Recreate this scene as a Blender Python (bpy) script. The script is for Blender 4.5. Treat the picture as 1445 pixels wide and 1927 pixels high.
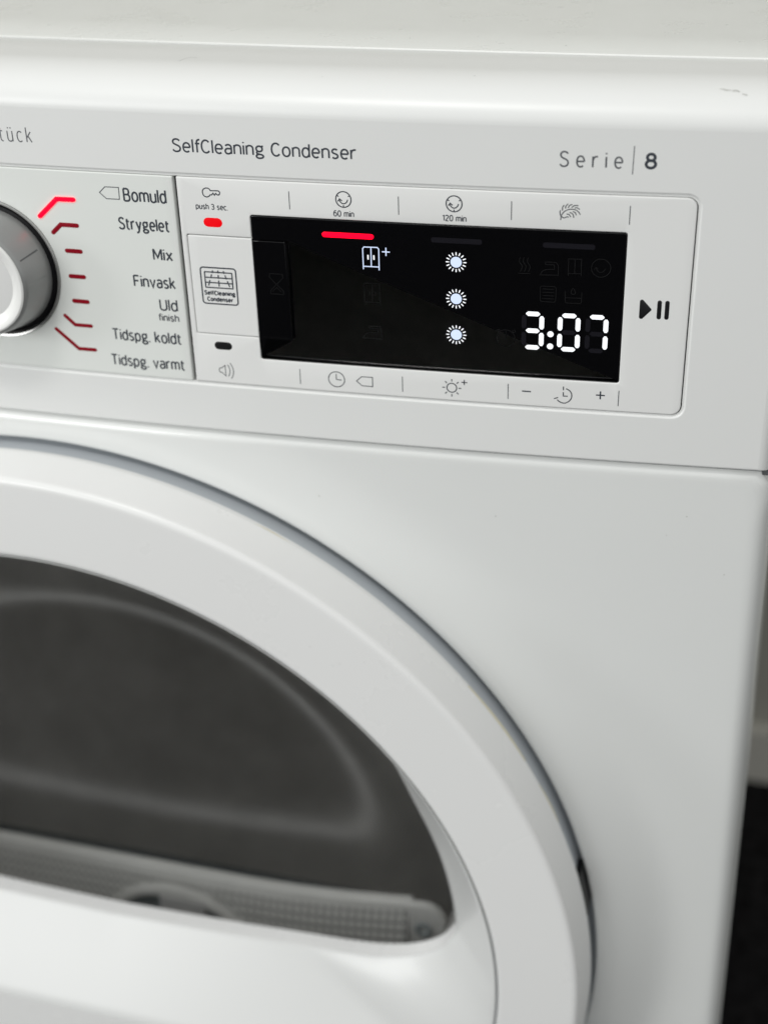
import bpy, bmesh, math, random
from mathutils import Matrix, Vector
random.seed(7)
for o in list(bpy.data.objects): bpy.data.objects.remove(o)
S = bpy.context.scene
C = S.collection
MM = 0.001
Z0 = 0.727            # height of the seam under the control panel above the floor (m); design space below is mm with z=0 there
PI = math.pi

# ------------------------------------------------------------------ camera
cam = bpy.data.cameras.new('camera'); co = bpy.data.objects.new('camera', cam); C.objects.link(co); S.camera = co
rx, ry, rz = math.radians(59.423), math.radians(16.564), math.radians(-1.888)
co.matrix_world = Matrix.Translation((.292377, -.470543, .261903 + Z0)) @ (Matrix.Rotation(ry, 4, 'Z') @ Matrix.Rotation(rx, 4, 'X') @ Matrix.Rotation(rz, 4, 'Z'))
cam.sensor_fit = 'HORIZONTAL'; cam.sensor_width = 36; cam.lens = 67.48
cam.clip_start = .01; cam.clip_end = 100
cam.dof.use_dof = True; cam.dof.focus_distance = .517; cam.dof.aperture_fstop = 8.0

# ------------------------------------------------------------------ world and lamps (indoor close-up)
W = bpy.data.worlds.new('World'); S.world = W; W.use_nodes = True
bg = W.node_tree.nodes['Background']; bg.inputs[0].default_value = (.985, 1, .995, 1); bg.inputs[1].default_value = .58
def lamp(name, loc, target, sx, sy, power, col):
    l = bpy.data.lights.new(name, 'AREA'); l.shape = 'RECTANGLE'; l.size = sx; l.size_y = sy; l.energy = power; l.color = col
    o = bpy.data.objects.new(name, l); C.objects.link(o); o.location = loc
    o.rotation_euler = (Vector(target) - Vector(loc)).to_track_quat('-Z', 'Y').to_euler()
lamp('ceiling_lamp', (-.12, -.85, 2.45), (0.15, 0, .65), .40, .18, 6.5, (1, .99, .96))
lamp('side_lamp', (-1.9, -.95, 1.25), (0.1, 0, .7), .30, .4, 6, (.96, .985, 1))
lamp('front_fill', (-1.8, -2.8, 1.6), (0.1, 0, .62), 1.7, 1.2, 36, (.99, 1, .99))  # unseen soft fill added to brighten the front face
S.view_settings.view_transform = 'Standard'; S.view_settings.look = 'None'
S.view_settings.exposure = .28; S.view_settings.gamma = 1
S.cycles.use_denoising = True
S.cycles.max_bounces = 12; S.cycles.transparent_max_bounces = 12
S.render.film_transparent = False

# ------------------------------------------------------------------ materials
def mat(name, col, rough=.4, metal=0, spec=.5, coat=0, bump=0, bscale=400, var=0, vscale=30, emis=None, estr=0, rvar=0, sss=0):
    m = bpy.data.materials.new(name); m.use_nodes = True; nt = m.node_tree; b = nt.nodes['Principled BSDF']
    b.inputs['Base Color'].default_value = (*col, 1); b.inputs['Roughness'].default_value = rough
    b.inputs['Metallic'].default_value = metal; b.inputs['Specular IOR Level'].default_value = spec
    b.inputs['Coat Weight'].default_value = coat; b.inputs['Coat Roughness'].default_value = .06
    if emis:
        b.inputs['Emission Color'].default_value = (*emis, 1); b.inputs['Emission Strength'].default_value = estr
    tc = nt.nodes.new('ShaderNodeTexCoord')
    if bump:
        n = nt.nodes.new('ShaderNodeTexNoise'); n.inputs['Scale'].default_value = bscale; n.inputs['Detail'].default_value = 3
        nt.links.new(tc.outputs['Object'], n.inputs['Vector'])
        bp = nt.nodes.new('ShaderNodeBump'); bp.inputs['Strength'].default_value = bump; bp.inputs['Distance'].default_value = .0004
        nt.links.new(n.outputs['Fac'], bp.inputs['Height']); nt.links.new(bp.outputs['Normal'], b.inputs['Normal'])
    if var or rvar:
        n = nt.nodes.new('ShaderNodeTexNoise'); n.inputs['Scale'].default_value = vscale; n.inputs['Detail'].default_value = 6; n.inputs['Roughness'].default_value = .65
        nt.links.new(tc.outputs['Object'], n.inputs['Vector'])
        if var:
            mr = nt.nodes.new('ShaderNodeMapRange'); mr.inputs[1].default_value = .3; mr.inputs[2].default_value = .7
            mr.inputs[3].default_value = 1 - var; mr.inputs[4].default_value = 1
            nt.links.new(n.outputs['Fac'], mr.inputs[0])
            mx = nt.nodes.new('ShaderNodeMix'); mx.data_type = 'RGBA'; mx.blend_type = 'MULTIPLY'; mx.inputs[0].default_value = 1
            mx.inputs[6].default_value = (*col, 1); nt.links.new(mr.outputs[0], mx.inputs[7]); nt.links.new(mx.outputs[2], b.inputs['Base Color'])
        if rvar:
            m2 = nt.nodes.new('ShaderNodeMapRange'); m2.inputs[1].default_value = .3; m2.inputs[2].default_value = .7
            m2.inputs[3].default_value = rough - rvar; m2.inputs[4].default_value = rough + rvar
            nt.links.new(n.outputs['Fac'], m2.inputs[0]); nt.links.new(m2.outputs[0], b.inputs['Roughness'])
    return m
M = dict(
    fascia=mat('fascia_plastic', (.78, .785, .772), .36, bump=.03, bscale=900, var=.012, vscale=9, rvar=.05),
    module=mat('module_plastic', (.795, .797, .783), .42, bump=.03, bscale=1200, var=.012, vscale=12),
    program=mat('program_plastic', (.765, .785, .755), .40, bump=.03, bscale=1200, var=.012, vscale=12),
    enamel=mat('white_enamel', (.78, .79, .775), .30, coat=.5, bump=.10, bscale=420, var=.02, vscale=6, rvar=.05),
    top=mat('worktop_laminate', (.78, .79, .765), .30, bump=.04, bscale=700, var=.02, vscale=40, rvar=.06),
    door=mat('door_plastic', (.82, .82, .81), .28, bump=.03, bscale=600, var=.012, vscale=8, rvar=.04),
    bezel_shaded=mat('bezel_plastic_shaded', (.66, .665, .655), .26, bump=.03, bscale=600),  # door plastic again; shade on the sloping insert put into a darker base
    gap=mat('gap_grey', (.50, .53, .56), .45),
    screen=mat('screen_black', (.0025, .0025, .003), .055, spec=.45, rvar=.03, vscale=40),
    ink=mat('ink_dark', (.035, .042, .055), .5),
    ink2=mat('ink_grey', (.10, .105, .115), .5),
    ghost=mat('ghost_print', (.015, .015, .0155), .12),
    ghost2=mat('ghost_segment', (.012, .0115, .015), .12),
    redlit=mat('led_red_lit', (.25, .0, .004), .5, spec=.1, emis=(1, .0, .014), estr=2.2),
    redlit2=mat('lamp_red_lit', (.25, .0, .0), .5, spec=.15, emis=(1, .0, .008), estr=.55),
    reddark=mat('led_red_dark', (.20, .0, .008), .5, spec=.15, emis=(1, 0, .03), estr=.035),
    blacklamp=mat('lamp_black', (.010, .010, .011), .3),
    white=mat('led_white', (.3, .3, .3), .5, spec=.1, emis=(.93, .96, 1), estr=.85),
    bluewhite=mat('led_blue_white', (.1, .1, .15), .5, spec=.1, emis=(.66, .78, 1), estr=.80),
    dial=mat('dial_grey', (.30, .305, .30), .33, metal=.35, bump=.02, bscale=900),
    dialdark=mat('dial_gap', (.006, .006, .007), .4, spec=.25),
    dialring=mat('dial_ring_chrome', (.45, .45, .44), .22, metal=.7),
    dialcap=mat('dial_cap_white', (.82, .82, .80), .25),
    dialface=mat('dial_face', (.70, .70, .69), .38),
    rim=mat('inner_rim_grey', (.35, .35, .33), .22),
    drum=mat('drum_steel', (.86, .85, .82), .38, metal=.2, var=.4, vscale=9),
    dark=mat('cavity_dark', (.07, .07, .068), .6),
    filt=mat('filter_plastic', (.90, .905, .87), .4, var=.12, vscale=30),
    filt2=mat('filter_hole', (.03, .04, .042), .6),
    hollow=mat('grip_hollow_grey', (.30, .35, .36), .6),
    
    seal=mat('seal_grey', (.10, .105, .11), .6),
    wall=mat('wall_paint', (.42, .41, .36), .85, bump=.3, bscale=60),
    skirt=mat('skirting_paint', (.62, .60, .54), .5),
    floor=mat('floor_black', (.022, .021, .022), .95, spec=.05, bump=.8, bscale=350, var=.97, vscale=90),
    scuff=mat('scuff_grey', (.60, .60, .57), .6, var=.4, vscale=900),
    stain=mat('stain_yellow', (.66, .62, .47), .5),
)
def glass_mat():
    m = bpy.data.materials.new('door_glass'); m.use_nodes = True; nt = m.node_tree; nt.nodes.clear()
    out = nt.nodes.new('ShaderNodeOutputMaterial'); mx = nt.nodes.new('ShaderNodeMixShader')
    tr = nt.nodes.new('ShaderNodeBsdfTransparent'); tr.inputs[0].default_value = (.99, .99, .99, 1)
    gl = nt.nodes.new('ShaderNodeBsdfGlossy'); gl.inputs['Roughness'].default_value = .21
    lw = nt.nodes.new('ShaderNodeLayerWeight'); lw.inputs[0].default_value = .5
    pw = nt.nodes.new('ShaderNodeMath'); pw.operation = 'POWER'; pw.inputs[1].default_value = 4
    ml = nt.nodes.new('ShaderNodeMath'); ml.operation = 'MULTIPLY_ADD'; ml.inputs[1].default_value = .9; ml.inputs[2].default_value = .19
    nt.links.new(lw.outputs['Facing'], pw.inputs[0]); nt.links.new(pw.outputs[0], ml.inputs[0]); nt.links.new(ml.outputs[0], mx.inputs[0])
    nt.links.new(tr.outputs[0], mx.inputs[1]); nt.links.new(gl.outputs[0], mx.inputs[2]); nt.links.new(mx.outputs[0], out.inputs[0])
    return m
M['glass'] = glass_mat()

# ------------------------------------------------------------------ helpers
K = 15.548e-5                       # bow of the front: y = K x^2 (mm)
def bow(x): return K * x * x
def P(x, y, z): return (x * MM, y * MM, z * MM)
def mk(name, verts, faces, material, parent=None, smooth=False, label=None, autos=None):
    me = bpy.data.meshes.new(name)
    me.from_pydata([(v[0] * MM, v[1] * MM, v[2] * MM) for v in verts], [], faces)
    me.materials.append(material); me.update()
    if smooth:
        for p in me.polygons: p.use_smooth = True
    if autos:
        for p in me.polygons: p.use_smooth = True
        me.set_sharp_from_angle(angle=math.radians(autos))
    o = bpy.data.objects.new(name, me); C.objects.link(o)
    if parent: o.parent = parent
    if label: o['label'] = label
    return o
def empty(name, parent=None, loc=(0, 0, 0)):
    o = bpy.data.objects.new(name, None); C.objects.link(o); o.location = loc; o.empty_display_size = .02
    if parent: o.parent = parent
    return o

def rrect(x0, z0, x1, z1, r, n=6):
    """counter-clockwise rounded rectangle; r = single radius or (bl, br, tr, tl)"""
    if not isinstance(r, (tuple, list)): r = (r,) * 4
    pts = []
    for (cx, cz, a0), rr in zip(((x0, z0, PI), (x1, z0, 1.5 * PI), (x1, z1, 0), (x0, z1, .5 * PI)), r):
        sx = 1 if cx == x0 else -1; sz = 1 if cz == z0 else -1
        if rr <= 0: pts.append((cx, cz)); continue
        for i in range(n + 1):
            a = a0 + .5 * PI * i / n
            pts.append((cx + sx * rr + rr * math.cos(a), cz + sz * rr + rr * math.sin(a)))
    return pts

def plate_mesh(loops, w, thick, bevel, step=5.0, seg=2):
    """flat plate with holes and bevelled edges; front face at outward offset w; bent onto the bowed front. returns verts, faces"""
    cu = bpy.data.curves.new('tmp', 'CURVE'); cu.dimensions = '2D'; cu.fill_mode = 'BOTH'
    for L in loops:
        sp = cu.splines.new('POLY'); sp.points.add(len(L) - 1)
        for p, q in zip(sp.points, L): p.co = (q[0], q[1], 0, 1)
        sp.use_cyclic_u = True
    cu.extrude = max(thick / 2 - bevel, 0); cu.bevel_depth = bevel; cu.bevel_resolution = seg; cu.offset = -bevel
    ob = bpy.data.objects.new('tmp', cu); C.objects.link(ob)
    dg = bpy.context.evaluated_depsgraph_get()
    me = bpy.data.meshes.new_from_object(ob.evaluated_get(dg))
    bpy.data.objects.remove(ob); bpy.data.curves.remove(cu)
    bm = bmesh.new(); bm.from_mesh(me); bpy.data.meshes.remove(me)
    bmesh.ops.remove_doubles(bm, verts=bm.verts, dist=1e-4)
    xs = [v.co.x for v in bm.verts]; x = math.ceil(min(xs) / step) * step
    while x < max(xs):
        bmesh.ops.bisect_plane(bm, geom=bm.verts[:] + bm.edges[:] + bm.faces[:], plane_co=(x, 0, 0), plane_no=(1, 0, 0), dist=1e-5)
        x += step
    bm.verts.ensure_lookup_table()
    V = [(v.co.x, bow(v.co.x) - (w - thick / 2 + v.co.z), v.co.y) for v in bm.verts]
    F = [[v.index for v in f.verts] for f in bm.faces]
    bm.free(); return V, F
def plate(name, loops, w, thick, bevel, material, parent, step=5.0, seg=2, label=None):
    V, F = plate_mesh(loops, w, thick, bevel, step, seg)
    return mk(name, V, F, material, parent, autos=35, label=label)

def ribbon(strokes, t, w0=.035, x_off=0, z_off=0, caps=True, bend=True, thick=None):
    """thin printed strokes. each stroke is a polyline [(x,z)...]; successive strokes sit a few microns apart"""
    V, F = [], []
    for si, L in enumerate(strokes):
        L = [Vector((p[0], p[1])) for p in L]
        q = [L[0]]
        for p in L[1:]:
            if (p - q[-1]).length > 1e-4: q.append(p)
        L = q
        if len(L) < 2: continue
        closed = (L[0] - L[-1]).length < 1e-3 and len(L) > 3
        if closed: L = L[:-1]
        n = len(L); w = w0 + .004 * (si % 6); h = t / 2
        left, right = [], []
        for i in range(n):
            a = L[i - 1] if (i > 0 or closed) else None
            b = L[(i + 1) % n] if (i < n - 1 or closed) else None
            d1 = (L[i] - a).normalized() if a is not None else (b - L[i]).normalized()
            d2 = (b - L[i]).normalized() if b is not None else d1
            tdir = (d1 + d2)
            if tdir.length < 1e-6: tdir = d1
            tdir.normalize(); nrm = Vector((-tdir.y, tdir.x)); c = max(nrm.dot(Vector((-d1.y, d1.x))), .45)
            left.append(L[i] + nrm * h / c); right.append(L[i] - nrm * h / c)
        if not closed and caps:
            ds = (L[0] - L[1]).normalized() * h * .55; de = (L[-1] - L[-2]).normalized() * h * .55
            ns = Vector((-ds.y, ds.x)).normalized() * h * .55; ne = Vector((-de.y, de.x)).normalized() * h * .55
            left = [L[0] + ds - ns] + left + [L[-1] + de + ne]; right = [L[0] + ds + ns] + right + [L[-1] + de - ne]
        m = len(left); b0 = len(V)
        for l, r in zip(left, right):
            for p in (l, r):
                x = p.x + x_off; z = p.y + z_off
                V.append((x, (bow(x) if bend else 0) - w, z))
        for i in range(m if closed else m - 1):
            j = (i + 1) % m
            F.append((b0 + 2 * i, b0 + 2 * i + 1, b0 + 2 * j + 1, b0 + 2 * j))
    return V, F
def printed(name, strokes, t, material, parent, label=None, w0=.035, caps=True):
    V, F = ribbon(strokes, t, w0, caps=caps)
    return mk(name, V, F, material, parent, label=label)
def circle(cx, cz, rx, rz=None, n=40, a0=0, a1=2 * PI):
    rz = rz or rx
    return [(cx + rx * math.cos(a0 + (a1 - a0) * i / n), cz + rz * math.sin(a0 + (a1 - a0) * i / n)) for i in range(n + 1)]
def smooth_line(pts, n=5):
    """Catmull-Rom through pts"""
    if len(pts) < 3: return pts
    out = []; Q = [pts[0]] + list(pts) + [pts[-1]]
    if pts[0] == pts[-1]: Q[0] = pts[-2]; Q[-1] = pts[1]
    for i in range(1, len(Q) - 2):
        p0, p1, p2, p3 = Q[i - 1], Q[i], Q[i + 1], Q[i + 2]
        for k in range(n):
            t = k / n
            out.append(tuple(.5 * ((2 * p1[c]) + (-p0[c] + p2[c]) * t + (2 * p0[c] - 5 * p1[c] + 4 * p2[c] - p3[c]) * t * t + (-p0[c] + 3 * p1[c] - 3 * p2[c] + p3[c]) * t ** 3) for c in (0, 1)))
    out.append(tuple(pts[-1])); return out

# ------------------------------------------------------------------ stroke alphabet (cap height 1)
def sa(cx, cz, rx, rz, d0, d1, e=2.15, n=18):
    out = []
    for i in range(n + 1):
        a = math.radians(d0 + (d1 - d0) * i / n); c, s = math.cos(a), math.sin(a)
        out.append((cx + rx * math.copysign(abs(c) ** (2 / e), c), cz + rz * math.copysign(abs(s) ** (2 / e), s)))
    return out
X = .73
def glyphs():
    G = {}
    G['n'] = (.40, [[(0, 0), (0, X)], [(0, X - .25)] + sa(.20, X - .24, .20, .24, 165, 0)[1:] + [(.40, 0)]])
    G['m'] = (.68, [[(0, 0), (0, X)], [(0, X - .25)] + sa(.17, X - .23, .17, .23, 165, 0)[1:] + [(.34, 0)], [(.34, X - .25)] + sa(.51, X - .23, .17, .23, 165, 0)[1:] + [(.68, 0)]])
    G['h'] = (.40, [[(0, 0), (0, 1.03)], [(0, X - .25)] + sa(.20, X - .24, .20, .24, 165, 0)[1:] + [(.40, 0)]])
    G['u'] = (.40, [[(.40, X), (.40, 0)], [(0, X)] + sa(.20, .24, .20, .24, 180, 345)])
    G['ü'] = (.40, G['u'][1] + [[(.09, .90), (.09, .99)], [(.31, .90), (.31, .99)]])
    G['r'] = (.27, [[(0, 0), (0, X)], [(0, X - .27)] + sa(.24, X - .26, .22, .26, 160, 78, n=8)])
    G['i'] = (0, [[(0, 0), (0, X)], [(0, .90), (0, 1.0)]])
    G['l'] = (.0, [[(0, 0), (0, 1.03)]])
    G['o'] = (.44, [sa(.22, X / 2, .22, X / 2, 90, 450, n=32)])
    G['c'] = (.37, [sa(.22, X / 2, .22, X / 2, 48, 312, n=24)])
    G['e'] = (.43, [[(.0, .37), (.43, .37)], [(.43, .37)] + sa(.22, X / 2, .215, X / 2, 3, 312, n=28)])
    G['a'] = (.39, [[(.39, 0), (.39, .50)] + sa(.20, .49, .19, .24, 5, 148, n=12), [(.39, .42), (.22, .41)] + sa(.18, .21, .18, .21, 88, 270, n=12) + [(.28, .03), (.39, .14)]])
    G['s'] = (.36, [sa(.18, .54, .165, .19, 35, 190, n=12, e=2.0) + [(.09, .41), (.27, .33)] + sa(.18, .18, .17, .18, 20, -150, n=12, e=2.0)])
    G['S'] = (.48, [smooth_line([(.46, .87), (.36, .97), (.23, 1.0), (.09, .94), (.03, .79), (.08, .64), (.22, .545), (.37, .46), (.46, .34), (.47, .2), (.40, .06), (.24, 0), (.10, .03), (0, .15)], 4)])
    G['d'] = (.42, [[(.42, 0), (.42, 1.03)], [(.42, .50)] + sa(.21, X / 2, .21, X / 2, 25, 335, n=24) + [(.42, .22)]])
    G['p'] = (.42, [[(0, X), (0, -.26)], [(0, .50)] + sa(.21, X / 2, .21, X / 2, 155, -155, n=24) + [(0, .22)]])
    G['g'] = (.45, [sa(.21, .50, .19, .215, 90, 450, n=24, e=2.0), [(.30, .67), (.46, X)], [(.10, .32), (.045, .21), (.07, .115), (.2, .075)] + sa(.24, -.09, .21, .15, 60, -90, n=8, e=2.0) + sa(.22, -.09, .21, .16, -95, -265, n=10, e=2.0)])
    G['f'] = (.20, [[(.09, 0), (.09, .78)] + sa(.27, .80, .18, .23, 170, 85, n=8), [(-.02, X - .02), (.26, X - .02)]])
    G['t'] = (.27, [[(.08, .93), (.08, .2)] + sa(.26, .20, .18, .20, 190, 275, n=8), [(-.03, X - .02), (.27, X - .02)]])
    G['k'] = (.40, [[(0, 0), (0, 1.03)], [(.02, .30), (.36, X)], [(.13, .43), (.40, 0)]])
    G['v'] = (.42, [[(0, X), (.21, 0), (.42, X)]])
    G['y'] = (.42, [[(0, X), (.22, .03)], [(.42, X), (.18, -.17), (.10, -.25), (-.02, -.25)]])
    G['x'] = (.42, [[(0, X), (.42, 0)], [(.42, X), (0, 0)]])
    G['C'] = (.50, [sa(.27, .5, .27, .5, 42, 318, n=30, e=2.1)])
    G['B'] = (.48, [[(0, 0), (0, 1)], [(0, 1), (.22, 1)] + sa(.24, .76, .18, .24, 85, -85, n=12) + [(0, .52)], [(0, .52), (.24, .52)] + sa(.26, .26, .21, .26, 85, -85, n=12) + [(0, 0)]])
    G['M'] = (.62, [[(0, 0), (0, 1)], [(0, 1), (.31, .22), (.62, 1)], [(.62, 1), (.62, 0)]])
    G['F'] = (.44, [[(0, 0), (0, 1)], [(0, 1), (.44, 1)], [(0, .52), (.38, .52)]])
    G['U'] = (.50, [[(0, 1)] + sa(.25, .27, .25, .27, 180, 360, n=16) + [(.50, 1)]])
    G['T'] = (.52, [[(.26, 0), (.26, 1)], [(0, 1), (.52, 1)]])
    G['0'] = (.46, [sa(.23, .5, .23, .5, 90, 450, n=32)])
    G['1'] = (.24, [[(.22, 0), (.22, 1)], [(.22, 1), (0, .80)]])
    G['2'] = (.44, [sa(.21, .76, .21, .24, 165, -20, n=14, e=2.0) + [(.0, .0)], [(0, 0), (.44, 0)]])
    G['3'] = (.44, [sa(.20, .76, .20, .24, 150, -80, n=14, e=2.0) + [(.14, .52)], [(.14, .52)] + sa(.21, .26, .23, .26, 80, -150, n=16, e=2.0)])
    G['6'] = (.46, [sa(.23, .32, .23, .32, 90, 450, n=24, e=2.1), [(.40, .92), (.28, 1.0), (.12, .88), (.02, .62), (0, .34)]])
    G['8'] = (.50, [sa(.25, .76, .205, .24, 90, 450, n=24, e=2.0), sa(.25, .27, .25, .27, 90, 450, n=24, e=2.0)])
    G['.'] = (.0, [[(0, -.04), (0, .07)]])
    G[' '] = (.16, [])
    return G
GL = glyphs()
def text_strokes(s, x0, x1, z, cap, t, track=.22, align=None):
    gap = track; pen = 0; out = []; raw = []
    for ch in s:
        wd, st = GL[ch]
        for k in st: raw.append([(pen + p[0], p[1]) for p in k])
        pen += wd + gap
    lo = min(p[0] for k in raw for p in k) - t / cap / 2; hi = max(p[0] for k in raw for p in k) + t / cap / 2
    sx = (x1 - x0) / (hi - lo)
    return [[(x0 + (p[0] - lo) * sx, z + t / 2 + p[1] * (cap - t)) for p in k] for k in raw]
def lettering(name, s, x0, x1, z, cap, t, material, parent, label=None, track=.22, w0=.035):
    return printed(name, text_strokes(s, x0, x1, z, cap, t, track), t, material, parent, label, w0, caps=False)

# ================================================================== SETTING
def sheet(name, quad, material, kind='structure', z=0):
    me = bpy.data.meshes.new(name); me.from_pydata(quad, [], [(0, 1, 2, 3)]); me.materials.append(material)
    o = bpy.data.objects.new(name, me); C.objects.link(o); o['kind'] = kind; return o
sheet('floor', [(-6, -6, 0), (6, -6, 0), (6, .72, 0), (-6, .72, 0)], M['floor'])
sheet('wall', [(-6, .715, 0), (6, .715, 0), (6, .715, 2.6), (-6, .715, 2.6)], M['wall'])
def box_vf(x0, y0, z0, x1, y1, z1):
    V = [(x0, y0, z0), (x1, y0, z0), (x1, y1, z0), (x0, y1, z0), (x0, y0, z1), (x1, y0, z1), (x1, y1, z1), (x0, y1, z1)]
    return V, [(0, 3, 2, 1), (4, 5, 6, 7), (0, 1, 5, 4), (1, 2, 6, 5), (2, 3, 7, 6), (3, 0, 4, 7)]
V, F = box_vf(-3000, 700, 0, 3000, 714, 62)
o = mk('skirting_board', V, F, M['skirt']); o['kind'] = 'structure'

# ================================================================== DRYER
dryer = empty('tumble_dryer', None, (0, 0, 0)); dryer.location = (0, 0, 0)
dryer['label'] = 'white front-loading tumble dryer with lit black display and round glass door'; dryer['category'] = 'tumble dryer'
# parts are modelled with z = 0 at the seam; this Empty's children are lifted by Z0
_mk = mk
def mk(name, verts, faces, material, parent=None, **kw):
    o = _mk(name, verts, faces, material, parent, **kw)
    if parent is dryer: o.location.z = Z0
    return o
def part_empty(name): 
    o = empty(name, dryer); o.location.z = Z0; return o

# ---- fascia: front face with the long opening, chamfer, ledge, rounded top
HX0, HX1, HZ0, HZ1 = -82.0, 264.5, 20.2, 104.2
hole = rrect(HX0, HZ0, HX1, HZ1, (4.6, 4.6, 4.6, 4.6), 8)
def fascia():
    V, F = [], []
    # front face (flat fill, then bent)
    cu = bpy.data.curves.new('tmp', 'CURVE'); cu.dimensions = '2D'; cu.fill_mode = 'BOTH'
    ZT = 126.0
    for L in (rrect(-293, 1.0, 293, ZT, 0), rrect(HX0 - .6, HZ0 - .6, HX1 + .6, HZ1 + .6, 5.2, 8)):
        sp = cu.splines.new('POLY'); sp.points.add(len(L) - 1)
        for p, q in zip(sp.points, L): p.co = (q[0], q[1], 0, 1)
        sp.use_cyclic_u = True
    ob = bpy.data.objects.new('tmp', cu); C.objects.link(ob); dg = bpy.context.evaluated_depsgraph_get()
    me = bpy.data.meshes.new_from_object(ob.evaluated_get(dg)); bpy.data.objects.remove(ob)
    bm = bmesh.new(); bm.from_mesh(me)
    xs = list(range(-290, 292, 6))
    for x in xs: bmesh.ops.bisect_plane(bm, geom=bm.verts[:] + bm.edges[:] + bm.faces[:], plane_co=(x, 0, 0), plane_no=(1, 0, 0), dist=1e-5)
    for v in bm.verts: v.index
    bm.verts.index_update(); b0 = 0
    for v in bm.verts: V.append((v.co.x, bow(v.co.x), v.co.y))
    for f in bm.faces: F.append([v.index for v in f.verts])
    bm.free()
    # hole chamfer + ledge: rings following the hole outline, densified along x
    def dens(L, st=6):
        out = []
        for i, a in enumerate(L):
            b = L[(i + 1) % len(L)]; n = max(1, int(math.dist(a, b) / st))
            for k in range(n): out.append((a[0] + (b[0] - a[0]) * k / n, a[1] + (b[1] - a[1]) * k / n))
        return out
    def outl(g, r): return rrect(HX0 - g, HZ0 - g, HX1 + g, HZ1 + g, r, 8)
    rings = [(outl(.6, 5.2), 0), (outl(.28, 4.88), .10), (outl(.08, 4.68), .28), (outl(.02, 4.62), .34), (outl(0, 4.6), .45), (outl(-.05, 4.55), .60), (outl(-.85, 3.75), .62), (outl(-.88, 3.72), 4.0)]
    R = []
    for L, d in rings:
        # densify consistently: param by segment index
        out = []
        for i, a in enumerate(L):
            b = L[(i + 1) % len(L)]; n = 60 if i in (8, 26) else (14 if i in (17, 35) else 1)
            for k in range(n): out.append((a[0] + (b[0] - a[0]) * k / n, a[1] + (b[1] - a[1]) * k / n))
        idx = []
        for x, z in out:
            idx.append(len(V)); V.append((x, bow(x) + d, z))
        R.append(idx)
    for A, B in zip(R[:-1], R[1:]):
        n = len(A)
        for i in range(n):
            j = (i + 1) % n; F.append((A[i], A[j], B[j], B[i]))
    # plan curve (half + mirror): bowed front, rounded corner, side
    plan = []
    for i in range(0, 61):
        x = 293 * i / 60; plan.append((x, bow(x)))
    r = 5.0; x1, y1 = 293, bow(293); sl = 2 * K * x1
    for i in range(1, 9):
        a = (PI / 2) * i / 8; plan.append((x1 + r * math.sin(a), y1 + sl * r * math.sin(a) + 6 * (1 - math.cos(a))))
    xe, ye = plan[-1]
    plan += [(xe, ye + 8), (xe, ye + 30), (xe, 60)]
    plan = [(-x, y) for x, y in plan[::-1][:-1]] + plan
    def sweep(profile, sel=None):
        cols = []
        for d, z in profile:
            row = []
            for x, y in plan:
                row.append(len(V)); V.append((x, max(y, bow(x) + d), z))
            cols.append(row)
        for A, B in zip(cols[:-1], cols[1:]):
            for i in range(len(A) - 1):
                if sel and not sel(i): continue
                F.append((A[i], A[i + 1], B[i + 1], B[i]))
        return cols
    N = len(plan); nf = sum(1 for x, y in plan if x < -293 + 1e-6) - 1
    edge = lambda i: (plan[i][0] < -293 + 1e-6 and i <= nf - 1) or (plan[i][0] >= 293 - 1e-6)
    sweep([(0, 1.0), (0, 40), (0, 80), (0, ZT)], edge)
    # bottom lip and underside
    sweep([(3.0, -.0 + .12), (.9, .14), (.25, .4), (0, 1.0)])
    # rounded top: quarter super-ellipse
    prof = []
    A_, B_ = 22.0, 13.4
    for i in range(0, 25):
        a = (PI / 2) * i / 24; prof.append((A_ * (1 - math.cos(a)), ZT + B_ * math.sin(a)))
    sweep(prof)
    sweep([(A_, ZT + B_), (34, ZT + B_ + .02), (46.5, ZT + B_ + .08), (47.2, ZT + B_ - .1), (47.5, ZT + B_ - .9)])
    return V, F
V, F = fascia()
fas = mk('control_fascia', V, F, M['fascia'], dryer, autos=30)
# worktop plate behind the fascia
def worktop():
    V, F = [], []
    prof = [(48.1, 137.5), (48.1, 139.82), (48.2, 139.98), (48.4, 140.06), (80, 140.1), (560, 140.1)]
    rows = []
    for d, z in prof:
        row = []
        for i in range(61):
            x = -297.5 + 595 * i / 60; y = d + (bow(x) * .55 if d < 60 else (bow(x) * .3 if d < 100 else 0)); row.append(len(V)); V.append((x, y, z))
        rows.append(row)
    for A, B in zip(rows[:-1], rows[1:]):
        for i in range(60): F.append((A[i], A[i + 1], B[i + 1], B[i]))
    # skirt round the sides and the back
    b0 = len(V)
    V += [(297.5, 61, 140.1), (297.5, 560, 140.1), (297.5, 560, 100), (297.5, 61, 100), (-297.5, 61, 140.1), (-297.5, 560, 140.1), (-297.5, 560, 100), (-297.5, 61, 100)]
    F += [(b0, b0 + 3, b0 + 2, b0 + 1), (b0 + 4, b0 + 5, b0 + 6, b0 + 7), (b0 + 1, b0 + 2, b0 + 6, b0 + 5)]
    return V, F
V, F = worktop(); wt = mk('worktop', V, F, M['top'], dryer, autos=30)

# fascia lettering
lettering('lettering', 'SelfCleaning Condenser', 77.2, 145.9, 112.15, 5.15, .64, M['ink'], fas, track=.185)
lettering('lettering', 'Serie', 216.3, 237.7, 112.45, 5.65, .58, M['ink2'], fas, track=.52)
lettering('lettering', '8', 244.75, 248.95, 112.6, 5.75, .98, M['ink'], fas, label='bold dark numeral')
printed('divider_line', [[(240.97, 110.8), (241.12, 120.4)]], .30, M['ink2'], fas)
lettering('lettering', 'tück', 8.6, 22.1, 112.9, 5.7, .44, M['ink2'], fas, track=.40)
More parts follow.
